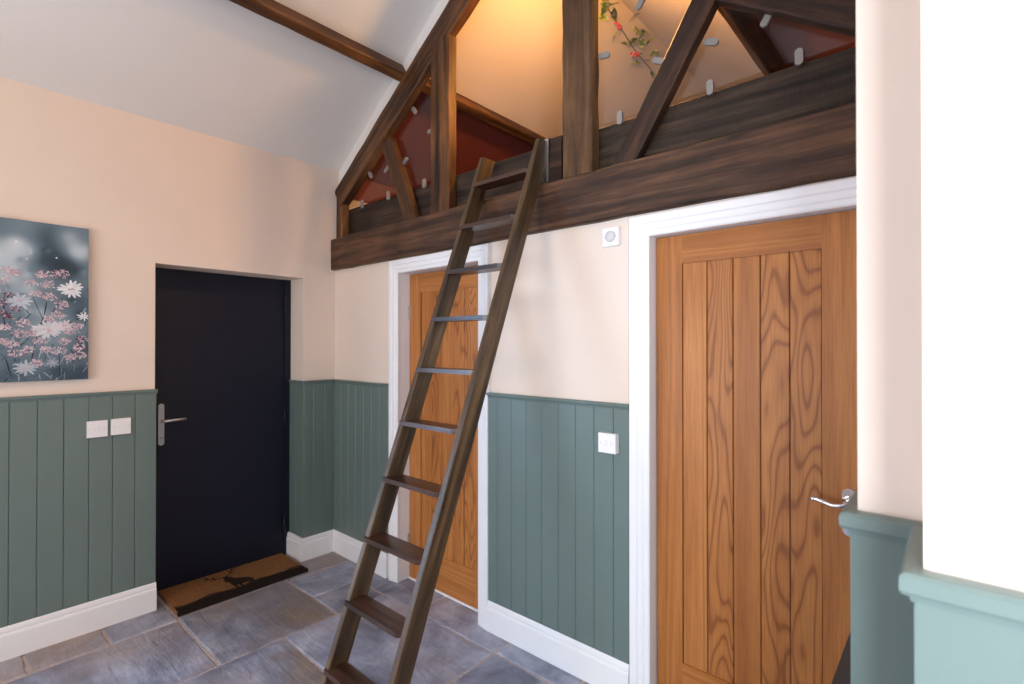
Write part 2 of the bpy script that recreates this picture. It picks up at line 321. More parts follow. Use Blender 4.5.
# ------------------------------------------------------------------ wainscot, skirting, casings
HC, HB, PT = 1.278, .160, .014
def board(parent, face, a0, a1, z0=HB-.004, z1=HC-.02):
    """vertical V-edged board; face = function (a, depth, z) -> point"""
    v = .0028; t = PT
    prof = [(a0, 0), (a0, t-v), (a0+v, t), (a1-v, t), (a1, t-v), (a1, 0)]
    return prism('board', [face(a, d, z0) for a, d in prof], [face(a, d, z1) for a, d in prof], M['sage'], parent)
def cap_profile(): return [(0, HC-.042), (PT+.004, HC-.042), (PT+.006, HC-.028), (PT+.020, HC-.022), (PT+.024, HC-.012), (PT+.020, HC-.001), (PT+.012, HC), (0, HC)]
def cap_thin(): return [(0, HC-.026), (PT+.003, HC-.026), (PT+.006, HC-.016), (PT+.011, HC-.012), (PT+.012, HC-.002), (PT+.009, HC), (0, HC)]
def skirt_profile(): return [(0, 0), (.026, 0), (.026, HB-.045), (.024, HB-.036), (.020, HB-.032), (.021, HB-.022), (.019, HB-.010), (.017, HB-.003), (.015, HB), (0, HB)]
def run(name, prof, face, a0, a1, mat, parent=None, m0=0, m1=0):
    return prism(name, [face(a0+m0*d, d, z) for d, z in prof], [face(a1+m1*d, d, z) for d, z in prof], mat, parent)
fA = lambda a, d, z: (d, a, z)            # on left wall, a = y
fB = lambda a, d, z: (a, -d, z)           # on back wall, a = x
fR = lambda y0: (lambda a, d, z: (a, y0-d, z))
def panelling(name, label, face, edges, a0, a1, cap=cap_thin, backer=None, m0=0, m1=0):
    e = empty(name); struct(e, label)
    for p, q in zip(edges[:-1], edges[1:]): board(e, face, p+.0008, q-.0008)
    c = cap(); run('cap_rail', c, face, a0, a1, M['sage'], e, m0, m1); return e
eL = [-1.131-.1015*i for i in range(11)][::-1]
panelling('trim_1', 'sage green boarded panelling beside the dark door under the canvas', fA, eL, eL[0], -1.128)
panelling('trim_2', 'narrow sage green boarded panelling between dark door and room corner', fA, [-.246, -.177, -.09, -.014], -.246, -.0, m1=-1)
panelling('trim_3', 'sage green boarded panelling between room corner and left oak door', fB, [.014, .11, .209, .307, .404, .502, .6, .690], .0, .690, m0=1)
panelling('trim_4', 'sage green boarded panelling between the two oak doors', fB, [1.604]+[1.673+.0998*i for i in range(8)]+[2.449], 1.604, 2.449)
# reveal boarding beside the dark door (faces the room)
rv = lambda a, d, z: (a, DY1-.0-d+0.0, z)
e = panelling('trim_5', 'sage green lining on the reveal of the dark door', (lambda a, d, z: (a, DY1-d*.5, z)), [-.2, -.1, .014], -.2, .02)
def skirt(name, label, face, a0, a1, m0=0, m1=0): o = run(name, skirt_profile(), face, a0, a1, M['white'], None, m0, m1); struct(o, label); return o
skirt('baseboard_left', 'white moulded skirting under the panelling beside dark door', fA, YB, -1.131, 0, 0)
skirt('baseboard_corner', 'short white skirting between dark door and room corner', fA, -.249, 0, -1, -1)
skirt('baseboard_reveal', 'white skirting on the reveal of the dark door', (lambda a, d, z: (a, DY1-.003-d, z)), -.2, 0, 0, 1)
skirt('baseboard_back', 'white skirting between room corner and left oak door', fB, 0, .690, 1, 0)
skirt('baseboard_back.001', 'white skirting between the two oak doors', fB, 1.604, 2.449)
# foreground wall ends: boarding, cap rails wrap the corners
e = empty('trim_6'); struct(e, 'pale sage boarded panelling on the near end of stepped wall')
def wrap(e, x0, y0, x1, yback, tw=.012):
    box('board', (x0-tw, x1, y0-tw, y0, .0, HC-.03), M['sage'], e); box('board', (x0-tw, x0, y0, yback, .0, HC-.03), M['sage'], e)
    prof = [(0, HC-.034), (tw+.003, HC-.034), (tw+.004, HC-.028), (tw+.010, HC-.026), (tw+.013, HC-.021), (tw+.013, HC-.006), (tw+.009, HC-.001), (tw+.004, HC), (0, HC)]
    bm = bmesh.new(); R = []
    for px, py, mx, my in ((x1, y0, 0, -1), (x0, y0, -1, -1), (x0, yback, -1, 0)): R.append([bm.verts.new((px+mx*d, py+my*d, z)) for d, z in prof])
    for q in (0, 1):
        for k in range(len(prof)): bm.faces.new((R[q][k], R[q+1][k], R[q+1][(k+1) % len(prof)], R[q][(k+1) % len(prof)]))
    bm.faces.new(R[0]); bm.faces.new(R[2][::-1]); link('cap_rail', bm, M['sage'], e)
wrap(e, 3.483, -1.243, 5.4, -1.068)
e = empty('trim_7'); struct(e, 'sage boarded panelling on the recessed end of stepped wall')
wrap(e, 3.396, -1.043, 3.483, -.02)
def casing(name, label, xa, xb, ztop, w):
    """moulded architrave round an opening on the back wall, with the lining behind it"""
    e = empty(name); struct(e, label)
    prof = [(0, 0), (0, .010), (.006, .014), (.022, .014), (.028, .018), (.050, .018), (.056, .023), (.070, .024), (w-.003, .024), (w, .021), (w, 0)]
    def ring(x, z, sx, sz): return [(x+sx*a, -d, z+sz*a) for a, d in prof]
    def part(r0, r1): prism('architrave', r0, r1, M['white'], e)
    part(ring(xa, 0, -1, 0), ring(xa, ztop, -1, 1)); part(ring(xb, 0, 1, 0), ring(xb, ztop, 1, 1)); part(ring(xa, ztop, -1, 1), ring(xb, ztop, 1, 1))
    return e
e1 = casing('trim_8', 'white moulded frame round the left oak door', .795, 1.527, 1.998, .083)
e2 = casing('trim_9', 'white moulded frame round the right oak door', 2.541, 3.280, 1.992, .088)
for e, xa, xb, zt, y in ((e1, .788, 1.533, 2.004, .13), (e2, 2.536, 3.285, 1.998, .13)):
    box('lining', (xa-.02, xa+.004, 0, y, 0, zt+.02), M['white'], e); box('lining', (xb-.004, xb+.02, 0, y, 0, zt+.02), M['white'], e); box('lining', (xa, xb, 0, y, zt-.004, zt+.02), M['white'], e)
# ------------------------------------------------------------------ doors
def oak_door(name, label, x0, x1, y, zt, edges, z0=.008):
    e = empty(name); struct(e, label); d = y+.04; zr, zb = 1.872, .222
    box('stile', (x0, edges[0], y, d, z0, zt), M['oak'], e, .002); box('stile', (edges[-1], x1, y, d, z0, zt), M['oak'], e, .002)
    box('rail', (edges[0], edges[-1], y, d, zr, zt), M['oakh'], e, .0015); box('rail', (edges[0], edges[-1], y, d, z0, zb), M['oakh'], e, .0015)
    for ib, (a, b) in enumerate(zip(edges[:-1], edges[1:])):
        v = .0035; q = [(a+.0012, d-.01), (a+.0012, y+.010), (a+v, y+.0065), (b-v, y+.0065), (b-.0012, y+.010), (b-.0012, d-.01)]
        prism('panel_board', [(px, py, zb) for px, py in q], [(px, py, zr) for px, py in q], M['oakc' if ib in (1, 3, 4) else 'oak'], e)
    return e
d2 = oak_door('door_2', 'oak boarded door seen behind the ladder', .796, 1.526, .085, 1.995, [.909+.1006*i for i in range(6)])
d3 = oak_door('door_3', 'oak boarded door with chrome lever handle beside the stepped wall', 2.545, 3.278, .05, 1.990, [2.657, 2.758, 2.858, 2.957, 3.056, 3.158])
for z in (.25, .9, 1.75):
    h = boxes('hinge', [(.795, .806, .076, .086, z-.045, z+.045), (.797, .803, .070, .078, z-.04, z+.04)], M['steel'], d2)
box('threshold', (.79, 1.53, .078, .13, -.004, .010), M['white'], d2)
# chrome lever handle on right door
hx = 3.238
bm = bmesh.new(); n = 20; ring = []
for k in range(n):
    a = 2*math.pi*k/n; s, c = math.sin(a), math.cos(a); ring.append((hx+.021*c, .97+.058*(1 if s > 0 else -1)+.022*s + (0 if abs(s) > 1e-6 else 0)))
addprism(bm, [(x, .05, z) for x, z in ring], [(x, .042, z) for x, z in ring]); hp = link('handle', bm, M['chrome'], d3, bevel=.002)
tube('rose', [(hx, .045, 1.012), (hx, .02, 1.012)], [.014, .011], M['chrome'], hp, 14)
tube('lever', [(hx+.004, .012, 1.008), (hx, .004, 1.006), (hx-.02, .0, .998), (hx-.045, .0, .996), (hx-.07, .001, 1.003), (hx-.09, .002, 1.008), (hx-.104, .003, 1.007), (hx-.110, .004, 1.005)], [.007, .010, .0085, .0075, .0075, .008, .008, .003], M['chrome'], hp, 12)
tube('lock_cylinder', [(hx, .044, .925), (hx, .036, .925)], .009, M['chrome'], hp, 14)
# dark door
d1 = empty('door_1'); struct(d1, 'flat navy black door set back in the cream wall')
box('slab', (-.24, -.2, DY0-.01, DY1-.045, .005, DZ+.02), M['navy'], d1, .003)
boxes('frame', [(-.24, -.19, DY1-.045, DY1+.03, 0, DZ+.05), (-.24, -.19, DY0-.05, DY0-.012, 0, DZ+.05), (-.24, -.19, DY0-.05, DY1+.03, DZ+.021, DZ+.06)], M['navy'], d1, .002)
for z in (.22, 1.0, 1.83): tube('hinge', [(-.186, DY1-.047, z-.06), (-.186, DY1-.047, z+.06)], .008, M['blackp'], d1, 10)
bm = bmesh.new(); ring = []
for k in range(20):
    a = 2*math.pi*k/20; s, c = math.sin(a), math.cos(a); ring.append((-1.056+.016*c, 1.041+(.113 if s > 0 else -.113)+.016*s))
addprism(bm, [(-.2, y, z) for y, z in ring], [(-.191, y, z) for y, z in ring]); hp = link('handle', bm, M['steel'], d1, bevel=.002)
tube('lever', [(-.192, -1.056, 1.065), (-.150, -1.056, 1.065), (-.142, -1.045, 1.066), (-.142, -1.0, 1.068), (-.142, -.935, 1.070)], [.011, .010, .0095, .009, .008], M['steel'], hp, 12)
tube('lock_cylinder', [(-.192, -1.056, .965), (-.183, -1.056, .965)], .009, M['steel'], hp, 12)
# ------------------------------------------------------------------ roof truss
tr = empty('roof_truss'); tag(tr, 'dark timber roof truss with glazed gaps above the two oak doors', 'truss')
timber('tie_beam', (.0, .0125, 2.206), (3.392, .0125, 2.206), .230, .095, M['tie'], tr, jit=.0025)
timber('plank', (.0, .095, 2.44), (3.43, .095, 2.44), .226, .05, M['plank'], tr, jit=.0015, bev=.004)
ZO, RV, RD = 2.705, .195, .065        # rafter outer intercept, vertical thickness, depth
def rafter(side):
    RV = .195 if side < 0 else .245
    f = (lambda x: x) if side < 0 else (lambda x: XE-x); zc = lambda x: ZO-RV/2+SL*x
    timber('rafter', (f(.03), RD/2, zc(.03)), (f(XR+.02), RD/2, zc(XR+.02)), RV*math.cos(math.atan(SL)), RD, M['raft' if side < 0 else 'strut'], tr)
    timber('foot_post', (f(.048), .036, 2.325), (f(.048), .036, 2.66), .092, .06, M['raft'], tr, jit=.001)
rafter(-1); rafter(1)
zin = lambda x: ZO-RV+SL*(x if x < XR else XE-x)
timber('queen_post', (1.186, .035, 2.322), (1.186, .035, zin(1.186)+.06), .165, .07, M['raft'], tr)
timber('queen_post', (2.168, .035, 2.322), (2.168, .035, zin(2.168)+.05), .165, .07, M['post'], tr)
timber('strut', (.940, .03, 2.25), (.635, .03, 2.90), .108, .06, M['raft'], tr, side=Vector((0, 1, 0)))
timber('strut', (2.364, .03, 2.25), (2.80, .03, 2.957), .098, .06, M['strut'], tr)
# plaster strip between rafter backs and the ceiling
bm = bmesh.new()
for f in ((lambda x: x), (lambda x: XE-x)):
    q = [(0, ZO-.03), (XR, ZO-.03+SL*XR), (XR, EAV+SL*XR), (0, EAV)]
    addprism(bm, [(f(a), .03, b) for a, b in q], [(f(a), .06, b) for a, b in q])
struct(link('wall_gable_strip', bm, M['ceil']), 'narrow cream plaster strip between truss rafters and ceiling')
# glass panels with metal clips
GY = .055
def glass(pts, clips):
    g = prism('glass_panel', [(x, GY+.000, z) for x, z in pts], [(x, GY+.008, z) for x, z in pts], M['glass'], tr)
    for x, z, ang in clips:
        bm = bmesh.new(); L, w = .030, .0135; ring = []
        for k in range(16):
            a = 2*math.pi*k/16; c, s = math.cos(a), math.sin(a); px, pz = w*c, (L-w if s > 0 else -(L-w))+w*s
            ca, sa = math.cos(ang), math.sin(ang); ring.append((x+px*ca-pz*sa, z+px*sa+pz*ca))
        addprism(bm, [(a, GY-.013, b) for a, b in ring], [(a, GY-.001, b) for a, b in ring]); link('clip', bm, M['clip'], g, bevel=.002)
R_ = math.radians
glass([(.10, 2.56), (.76, 2.56), (.61, 2.86), (.52, 2.875), (.10, 2.60)], [(.395, 2.738, R_(35)), (.591, 2.735, R_(-62)), (.607, 2.551, 0), (.29, 2.551, 0)])
glass([(.86, 2.56), (1.10, 2.56), (1.10, 3.27), (.72, 3.01), (.70, 2.94)], [(.795, 2.742, R_(-55)), (.889, 3.045, R_(35)), (1.055, 2.866, R_(90)), (.991, 2.553, 0)])
glass([(2.26, 2.56), (2.53, 2.56), (2.77, 2.97), (2.71, 3.02), (2.26, 3.31)], [(2.292, 2.872, R_(80)), (2.373, 2.56, 0), (2.558, 2.749, R_(62)), (2.476, 3.036, R_(-35))])
glass([(2.63, 2.56), (3.30, 2.56), (3.32, 2.61), (2.83, 2.95), (2.79, 2.86)], [(2.780, 2.742, R_(68)), (2.776, 2.562, 0), (2.985, 2.748, R_(-35)), (3.091, 2.566, 0)])
b = box('guide_block', (2.012, 2.083, .0, .066, 2.325, 2.545), M['strut'], tr, .006)
boxes('steel_channel', [(1.990, 2.012, -.004, .0, 2.335, 2.55), (1.984, 1.990, -.004, .05, 2.335, 2.55), (2.006, 2.012, -.01, .05, 2.335, 2.55)], M['steel'], b)
# purlins: perpendicular to the slope, resting on the rafters
ct, st_ = math.cos(math.atan(SL)), math.sin(math.atan(SL))
for sgn, lab, y0 in ((-1, 'long dark timber purlin running under the left ceiling slope', YB), (1, 'dark timber purlin under the right ceiling slope of the loft', YB)):
    f = (lambda x: x) if sgn < 0 else (lambda x: XE-x); s = 1 if sgn < 0 else -1
    xc, zc = .822, ZO+SL*.822; h = (EAV-ZO)*ct-.003
    c = Vector((f(xc)-s*st_*h/2, 0, zc+ct*h/2)); nrm = Vector((-s*st_, 0, ct))
    o = timber('purlin', (c.x, y0, c.z), (c.x, YG, c.z), .062, h, M['raft'], None, side=nrm, jit=.002)
    tag(o, lab, 'beam')
# ------------------------------------------------------------------ ladder
ld = empty('loft_ladder'); tag(ld, 'steep brown stained timber ladder leaning against the truss beam', 'ladder')
K, YF = .384, -1.022; th = math.atan(K); dirv = Vector((0, math.sin(th), math.cos(th)))
nb = Vector((0, math.cos(th), -math.sin(th)))            # from front edge to back edge
LD = .088
for xl in (1.573, 1.957):
    bm = bmesh.new(); x0, x1 = xl, xl+.030
    def pt(x, z, back): p = Vector((x, YF+K*z, z)); return (p+nb*LD*back if not back else Vector((x, YF+K*z+LD/math.cos(th), z)))
    N = 14; rings = []
    for i in range(N+1):
        z = .002+(2.545-.002)*i/N; c = .004
        yf, yb = YF+K*z, YF+K*z+LD/math.cos(th)
        rings.append([(x0+c, yf, z), (x1-c, yf, z), (x1, yf+c, z), (x1, yb-c, z), (x1-c, yb, z), (x0+c, yb, z), (x0, yb-c, z), (x0, yf+c, z)])
    # build in a frame whose x axis runs up the stringer so the grain follows it
    X = dirv; Y = Vector((1, 0, 0)); Z = X.cross(Y); mm = Matrix((X, Y, Z)).transposed().to_4x4(); mm.translation = Vector((xl, YF, 0)); inv = mm.inverted()
    rr = [[bm.verts.new(inv @ Vector(p)) for p in r] for r in rings]
    for q in range(N):
        for k in range(8): bm.faces.new((rr[q][k], rr[q][(k+1) % 8], rr[q+1][(k+1) % 8], rr[q+1][k]))
    bm.faces.new(rr[0]); bm.faces.new(rr[-1][::-1]); o = link('stringer', bm, M['ladder'], ld); o.matrix_basis = mm
for i in range(10):
    z = 2.388-.2402*i; yf = YF+K*z-.012; yb = yf+.090; x0, x1, c = 1.580, 1.962, .022; t = .020
    q = [(x0, yf+.012), (x0+c*.3, yf), (x1-c, yf), (x1-.004, yf+.018), (x1, yf+.03), (x1, yb), (x0, yb)]
    o = prism('tread', [(a-x0, b-yf, -t) for a, b in q], [(a-x0, b-yf, 0) for a, b in q], M['tread'], ld, bevel=.004); o.location = (x0, yf, z)
keep(ld, (1.78, -.98, 0))
# ------------------------------------------------------------------ doormat
mt = empty('doormat'); tag(mt, 'brown coir doormat with a black stag, lying before the dark door', 'doormat')
box('pile', (-.188, .200, -1.072, -.312, .001, .021), M['coir'], mt, .005)
bm = bmesh.new(); rng = random.Random(3); top = []
for i in range(21):
    y = -1.068+.752*i/20; top.append((.112+.014*math.sin(i*.9)+rng.uniform(-.008, .008), y))
def flat(bm, pts, z): bm.faces.new([bm.verts.new((x, y, z)) for x, y in pts])
for a, b in zip(top[:-1], top[1:]): flat(bm, [a, (.199, a[1]), (.199, b[1]), b], .0218)
link('hill_print', bm, M['coirg'], mt)
bm = bmesh.new(); top2 = [(.128+.012*math.sin(i*.7+1)+rng.uniform(-.006, .006), -1.068+.752*i/20) for i in range(21)]
for a, b in zip(top2[:-1], top2[1:]): flat(bm, [a, (.1995, a[1]), (.1995, b[1]), b], .0222)
link('border_print', bm, M['coirb'], mt)
boxes('edge_binding', [(.194, .206, -1.073, -.311, .001, .0212)], M['coirb'], mt)
bm = bmesh.new(); zz = .0228
flat(bm, [(.0, -.735), (.06, -.742), (.095, -.735), (.10, -.70), (.098, -.655), (.105, -.625), (.075, -.612), (.04, -.622), (.015, -.65), (-.005, -.675), (-.02, -.70), (-.02, -.725)], zz)      # body
flat(bm, [(.02, -.742), (.0, -.757), (-.055, -.745), (-.078, -.752), (-.085, -.735), (-.07, -.715), (-.045, -.70), (.0, -.69), (.03, -.71)], zz+.0001)                                                  # neck and head
for y in (-.73, -.70, -.645, -.625): flat(bm, [(.085, y-.008), (.172, y-.004), (.172, y+.004), (.085, y+.008)], zz+.0002)
def limb(a, b, w): a, b = Vector(a), Vector(b); d = (b-a).normalized(); p = Vector((-d.y, d.x))*w; flat(bm, [tuple(a-p), tuple(b-p*.6), tuple(b+p*.6), tuple(a+p)], zz+.0003)
for a, b in (((-.075, -.735), (-.085, -.775)), ((-.085, -.775), (-.12, -.815)), ((-.085, -.775), (-.07, -.82)), ((-.10, -.79), (-.13, -.785)), ((-.12, -.815), (-.16, -.825)), ((-.12, -.815), (-.115, -.845)),
             ((-.075, -.725), (-.11, -.69)), ((-.11, -.69), (-.15, -.66)), ((-.15, -.66), (-.175, -.62)), ((-.13, -.675), (-.165, -.69)), ((-.15, -.66), (-.178, -.655)), ((-.11, -.69), (-.105, -.655))): limb(a, b, .006)
link('stag_print', bm, M['coirb'], mt)
keep(mt, (0.005, -.69, 0))
# ------------------------------------------------------------------ canvas picture
pic = empty('canvas_picture'); tag(pic, 'canvas print of pink and white meadow flowers on the cream wall', 'picture')
PY0, PY1, PZ0, PZ1, PD = -2.06, -1.443, 1.352, 2.154, .030
box('canvas', (.001, PD-.0003, PY0, PY1, PZ0, PZ1), M['canvas'], pic, .003)
bm = bmesh.new(); cl = bm.loops.layers.float_color.new('Col'); rng = random.Random(11); lay = [0]
def zp(x, y): p = onA(x/3.8, 210+y/3.8, PD); return p.y, p.z
def blob(cy, cz, ry, rz, ang, c, n=10):
    lay[0] += 1; pts = []
    for k in range(n):
        a = 2*math.pi*k/n; p, q = ry*math.cos(a), rz*math.sin(a); y = cy+p*math.cos(ang)-q*math.sin(ang); z = cz+p*math.sin(ang)+q*math.cos(ang)
        pts.append((min(max(y, PY0+.001), PY1-.001), min(max(z, PZ0+.001), PZ1-.001)))
    try: f = bm.faces.new([bm.verts.new((PD+.0004+lay[0]*1e-6, y, z)) for y, z in pts])
    except ValueError: return
    for l in f.loops: l[cl] = c
def tint(c, v=.12): k = rng.uniform(1-v, 1+v); return (min(1, c[0]*k), min(1, c[1]*k), min(1, c[2]*k), 1)
PALE, SLATE, PINK, PINK2, MAR, WHT, STM = srgb(176, 192, 204), srgb(48, 62, 74), srgb(190, 163, 174), srgb(212, 198, 205), srgb(96, 58, 78), srgb(222, 226, 232), srgb(44, 46, 58)
GS = []   # out-of-focus ground of the print: smooth pale and dark patches
for x, y, r, a in ((115, 155, .05, .5), (62, 125, .03, .4), (295, 165, .05, .75), (255, 105, .05, .5), (20, 150, .07, .5), (70, 230, .09, .35), (165, 190, .07, -.5), (250, 215, .06, -.7), (190, 105, .08, -.35), (305, 620, .06, -.5), (215, 640, .07, -.35), (60, 620, .07, -.3), (200, 450, .1, .3), (60, 330, .08, .25), (300, 350, .07, -.3), (320, 520, .05, -.4), (100, 60, .06, .2), (-60, 200, .1, .4), (-120, 400, .1, -.4), (-100, 90, .1, -.3)):
    cy, cz = zp(x, y); GS.append((cy, cz, r, a))
for k in range(90): GS.append((rng.uniform(PY0, PY1), rng.uniform(PZ0, PZ1-.1), rng.uniform(.008, .03), rng.uniform(-.3, .3)))
gm = bmesh.new(); gl = gm.loops.layers.float_color.new('Col'); NY, NZ = 62, 80; gv = {}; gc = {}
RMP = [(-.9, srgb(34, 46, 58)), (-.3, srgb(60, 78, 92)), (.2, srgb(112, 132, 146)), (.65, srgb(176, 192, 202)), (1.2, srgb(214, 222, 228))]
def rmp(v):
    v = max(-.9, min(1.2, v))
    for (a, ca), (b, cb) in zip(RMP[:-1], RMP[1:]):
        if v <= b: t = (v-a)/(b-a); return tuple(p+(q-p)*t for p, q in zip(ca, cb))
    return RMP[-1][1]
for i in range(NY+1):
    for j in range(NZ+1):
        y = PY0+.001+(PY1-PY0-.002)*i/NY; z = PZ0+.001+(PZ1-PZ0-.002)*j/NZ; gv[i, j] = gm.verts.new((PD, y, z))
        gc[i, j] = rmp(.08+sum(a*math.exp(-((y-p)**2+(z-q)**2)/(r*r)) for p, q, r, a in GS))
for i in range(NY):
    for j in range(NZ):
        ks = ((i, j), (i+1, j), (i+1, j+1), (i, j+1)); f = gm.faces.new([gv[k] for k in ks])
        for l, k in zip(f.loops, ks): l[gl] = gc[k]
link('ground_print', gm, M['ink'], pic)
for x, y, rx, ry, c in ((112, 155, .010, .020, PALE), (62, 120, .006, .006, WHT), (102, 185, .005, .005, PALE), (215, 182, .004, .004, WHT)):
    cy, cz = zp(x, y); blob(cy, cz, rx, ry, rng.uniform(-.4, .6), tint(c, .06), 16)
def stem(pts, w):
    P_ = [zp(*p) for p in pts]
    for (a, b), (c, d) in zip(P_[:-1], P_[1:]):
        L = math.hypot(c-a, d-b); blob((a+c)/2, (b+d)/2, L/2*1.05, w, math.atan2(d-b, c-a), STM, 8)
stem([(178, 345), (168, 400), (150, 450), (130, 520), (120, 570)], .003); stem([(200, 440), (150, 470)], .002); stem([(225, 540), (226, 640)], .002); stem([(240, 330), (190, 400), (160, 440)], .002); stem([(20, 560), (45, 640)], .003); stem([(110, 300), (165, 420)], .0015); stem([(300, 530), (265, 600)], .002)
for k in range(260):   # blurred stalks and leaves
    y_, z_ = rng.uniform(PY0, PY1), PZ0+abs(rng.gauss(0, .22))
    if z_ < PZ1-.25: blob(y_, z_, rng.uniform(.008, .03), rng.uniform(.0012, .003), rng.gauss(1.4, .6), tint(rng.choice((srgb(70, 88, 102), srgb(120, 138, 150), srgb(158, 172, 182), srgb(52, 62, 76))), .15), 8)
def daisy(x, y, r, n, c=WHT, sq=.75):
    cy, cz = zp(x, y)
    for k in range(n):
        a = 2*math.pi*k/n+rng.uniform(-.1, .1); rr = r*rng.uniform(.8, 1.1); blob(cy+math.cos(a)*rr*.55, cz+math.sin(a)*rr*.55*sq, rr*.5, rr*.13, math.atan2(math.sin(a)*sq, math.cos(a)), tint(c, .08), 10)
    for k in range(8): blob(cy+rng.gauss(0, r*.12), cz+rng.gauss(0, r*.1), r*.08, r*.06, 0, tint(PINK, .15), 7)
daisy(270, 302, .052, 15); daisy(185, 455, .06, 16, srgb(206, 208, 214)); daisy(318, 405, .03, 9); daisy(75, 345, .05, 11, srgb(186, 196, 206)); daisy(100, 600, .045, 12, srgb(170, 182, 192)); daisy(245, 440, .04, 12, srgb(206, 200, 208)); daisy(200, 580, .03, 10, srgb(150, 165, 176))
def cluster(x, y, r, c, n=34):
    cy, cz = zp(x, y)
    for k in range(n):
        a = rng.uniform(0, 6.28); q = r*math.sqrt(rng.random()); blob(cy+q*math.cos(a), cz+q*math.sin(a)*.72, rng.uniform(.003, .008), rng.uniform(.0016, .0032), rng.uniform(0, 3.1), tint(rng.choice((c, c, PINK2) if c != MAR else (c, c, PINK)), .2), 8)
for x, y in ((155, 245), (200, 245), (240, 243), (115, 280), (180, 283), (135, 318), (190, 330), (185, 415), (235, 360), (90, 430), (70, 470), (45, 510), (60, 545), (105, 530), (175, 530), (225, 535), (245, 500), (295, 440), (300, 520), (305, 550), (265, 560), (140, 580), (320, 490), (20, 445), (10, 500), (265, 460), (215, 400), (25, 230), (60, 240), (10, 265), (150, 500), (120, 470), (-60, 420), (-110, 350), (-50, 520), (-150, 480), (-120, 560), (-30, 300)):
    cluster(x, y, .027*rng.uniform(.8, 1.15), PINK)
for x, y in ((35, 320), (60, 375), (38, 405), (10, 390), (5, 350), (-40, 360), (305, 490)): cluster(x, y, .02, MAR, 22)
link('flower_print', bm, M['ink'], pic); keep(pic, (.015, (PY0+PY1)/2, PZ0))
# ------------------------------------------------------------------ switches
def plate(name, label, loc, yaw, w, h, depth, mat_rock, kind='rocker', group=None):
    """built facing -y at the origin, then turned"""
    e = empty(name); tag(e, label, 'switch' if kind != 'dial' else 'fan control', group)
    box('plate', (-w/2, w/2, -depth, 0, -h/2, h/2), M['plastic'], e, .003)
    if kind == 'rocker':
        for x in mat_rock: box('rocker', (x-.008, x+.008, -depth-.004, -depth+.001, -.012, .012), M['plastic'], e, .002)
    else:
        tube('dial', [(0, -depth+.001, .002), (0, -depth-.006, .002), (0, -depth-.009, .002)], [.025, .024, .018], M['plastic2'], e, 24); box('slot', (-.014, .014, -depth-.001, -depth+.001, -.034, -.031), M['plastic2'], e)
    for x in (-w*.36, w*.36): tube('screw', [(x, -depth+.001, 0), (x, -depth-.001, 0)], .0028, M['plastic2'], e, 10)
    e.location = loc; e.rotation_euler = (0, 0, yaw); return e
plate('light_switch', 'white two-gang light switch on green boards, further from the dark door', (PT, -1.403, 1.081), math.radians(90), .088, .088, .011, (-.003, .016), group=None)
plate('light_switch', 'white single light switch on green boards, closer to the dark door', (PT, -1.300, 1.083), math.radians(90), .088, .088, .011, (.0,))
plate('light_switch', 'white boxed light switch on green boards beside the right oak door frame', (2.357, -PT, 1.104), 0, .086, .086, .030, (-.006, .012))
plate('fan_isolator', 'small white square fan switch with round dial high on cream wall under the beam', (2.363, 0, 2.012), 0, .080, .080, .022, (), 'dial')
# ------------------------------------------------------------------ radiator
rd = empty('radiator'); tag(rd, 'anthracite grey radiator low beside the right oak door', 'radiator')
box('panel', (3.300, 3.345, -.93, -.16, .12, .735), M['anth'], rd, .006); box('top_grille', (3.290, 3.352, -.94, -.15, .735, .755), M['anth'], rd, .004)
for i in range(11): box('rib', (3.292, 3.301, -.915+.07*i, -.875+.07*i, .15, .72), M['anth'], rd, .003)
for y in (-.8, -.3): box('bracket', (3.345, 3.374, y-.015, y+.015, .2, .66), M['anth'], rd); 
for y in (-.86, -.24): box('foot', (3.31, 3.34, y-.015, y+.015, .0, .125), M['anth'], rd)
keep(rd, (3.32, -.545, 0))
# ------------------------------------------------------------------ garland in the loft
ga = empty('leaf_garland'); tag(ga, 'trailing garland of variegated leaves and red berries under the loft ceiling', 'garland')
def onS(u, v, off):   # on a plane `off` below the left slope
    d = ray(u, v); n = Vector((-SL, 0, 1)); return C0+d*((EAV-off-n.dot(C0))/n.dot(d))
path = [(596, -16), (600, -6), (605, 4), (612, 15), (620, 27), (627, 38), (634, 49), (641, 58), (649, 67), (656, 76)]
pp = [onS(u, v, .085) for u, v in path]
tube('stem', pp, .004, M['stem'], ga, 6); rng = random.Random(5)
def leaf_mesh(L, w):
    bm = bmesh.new(); out = []
    N = 5; c = []; l = []; r = []
    for i in range(N+1):
        t = i/N; ww = w*math.sin(math.pi*min(1, t*.93+.04))*(1 if i % 2 else .86); z = -.25*L*t*t
        c.append(bm.verts.new((L*t, 0, z))); l.append(bm.verts.new((L*t, ww, z+.25*ww))); r.append(bm.verts.new((L*t, -ww, z+.25*ww)))
    for i in range(N): bm.faces.new((c[i], c[i+1], l[i+1], l[i])); bm.faces.new((c[i+1], c[i], r[i], r[i+1]))
    bmesh.ops.solidify(bm, geom=bm.faces[:], thickness=.0015); return bm
LS = [leaf_mesh(.10, .029), leaf_mesh(.085, .027)]; proto = [link('leaf', b_, M['leaf'], ga) for b_ in LS]; first = [True, True]
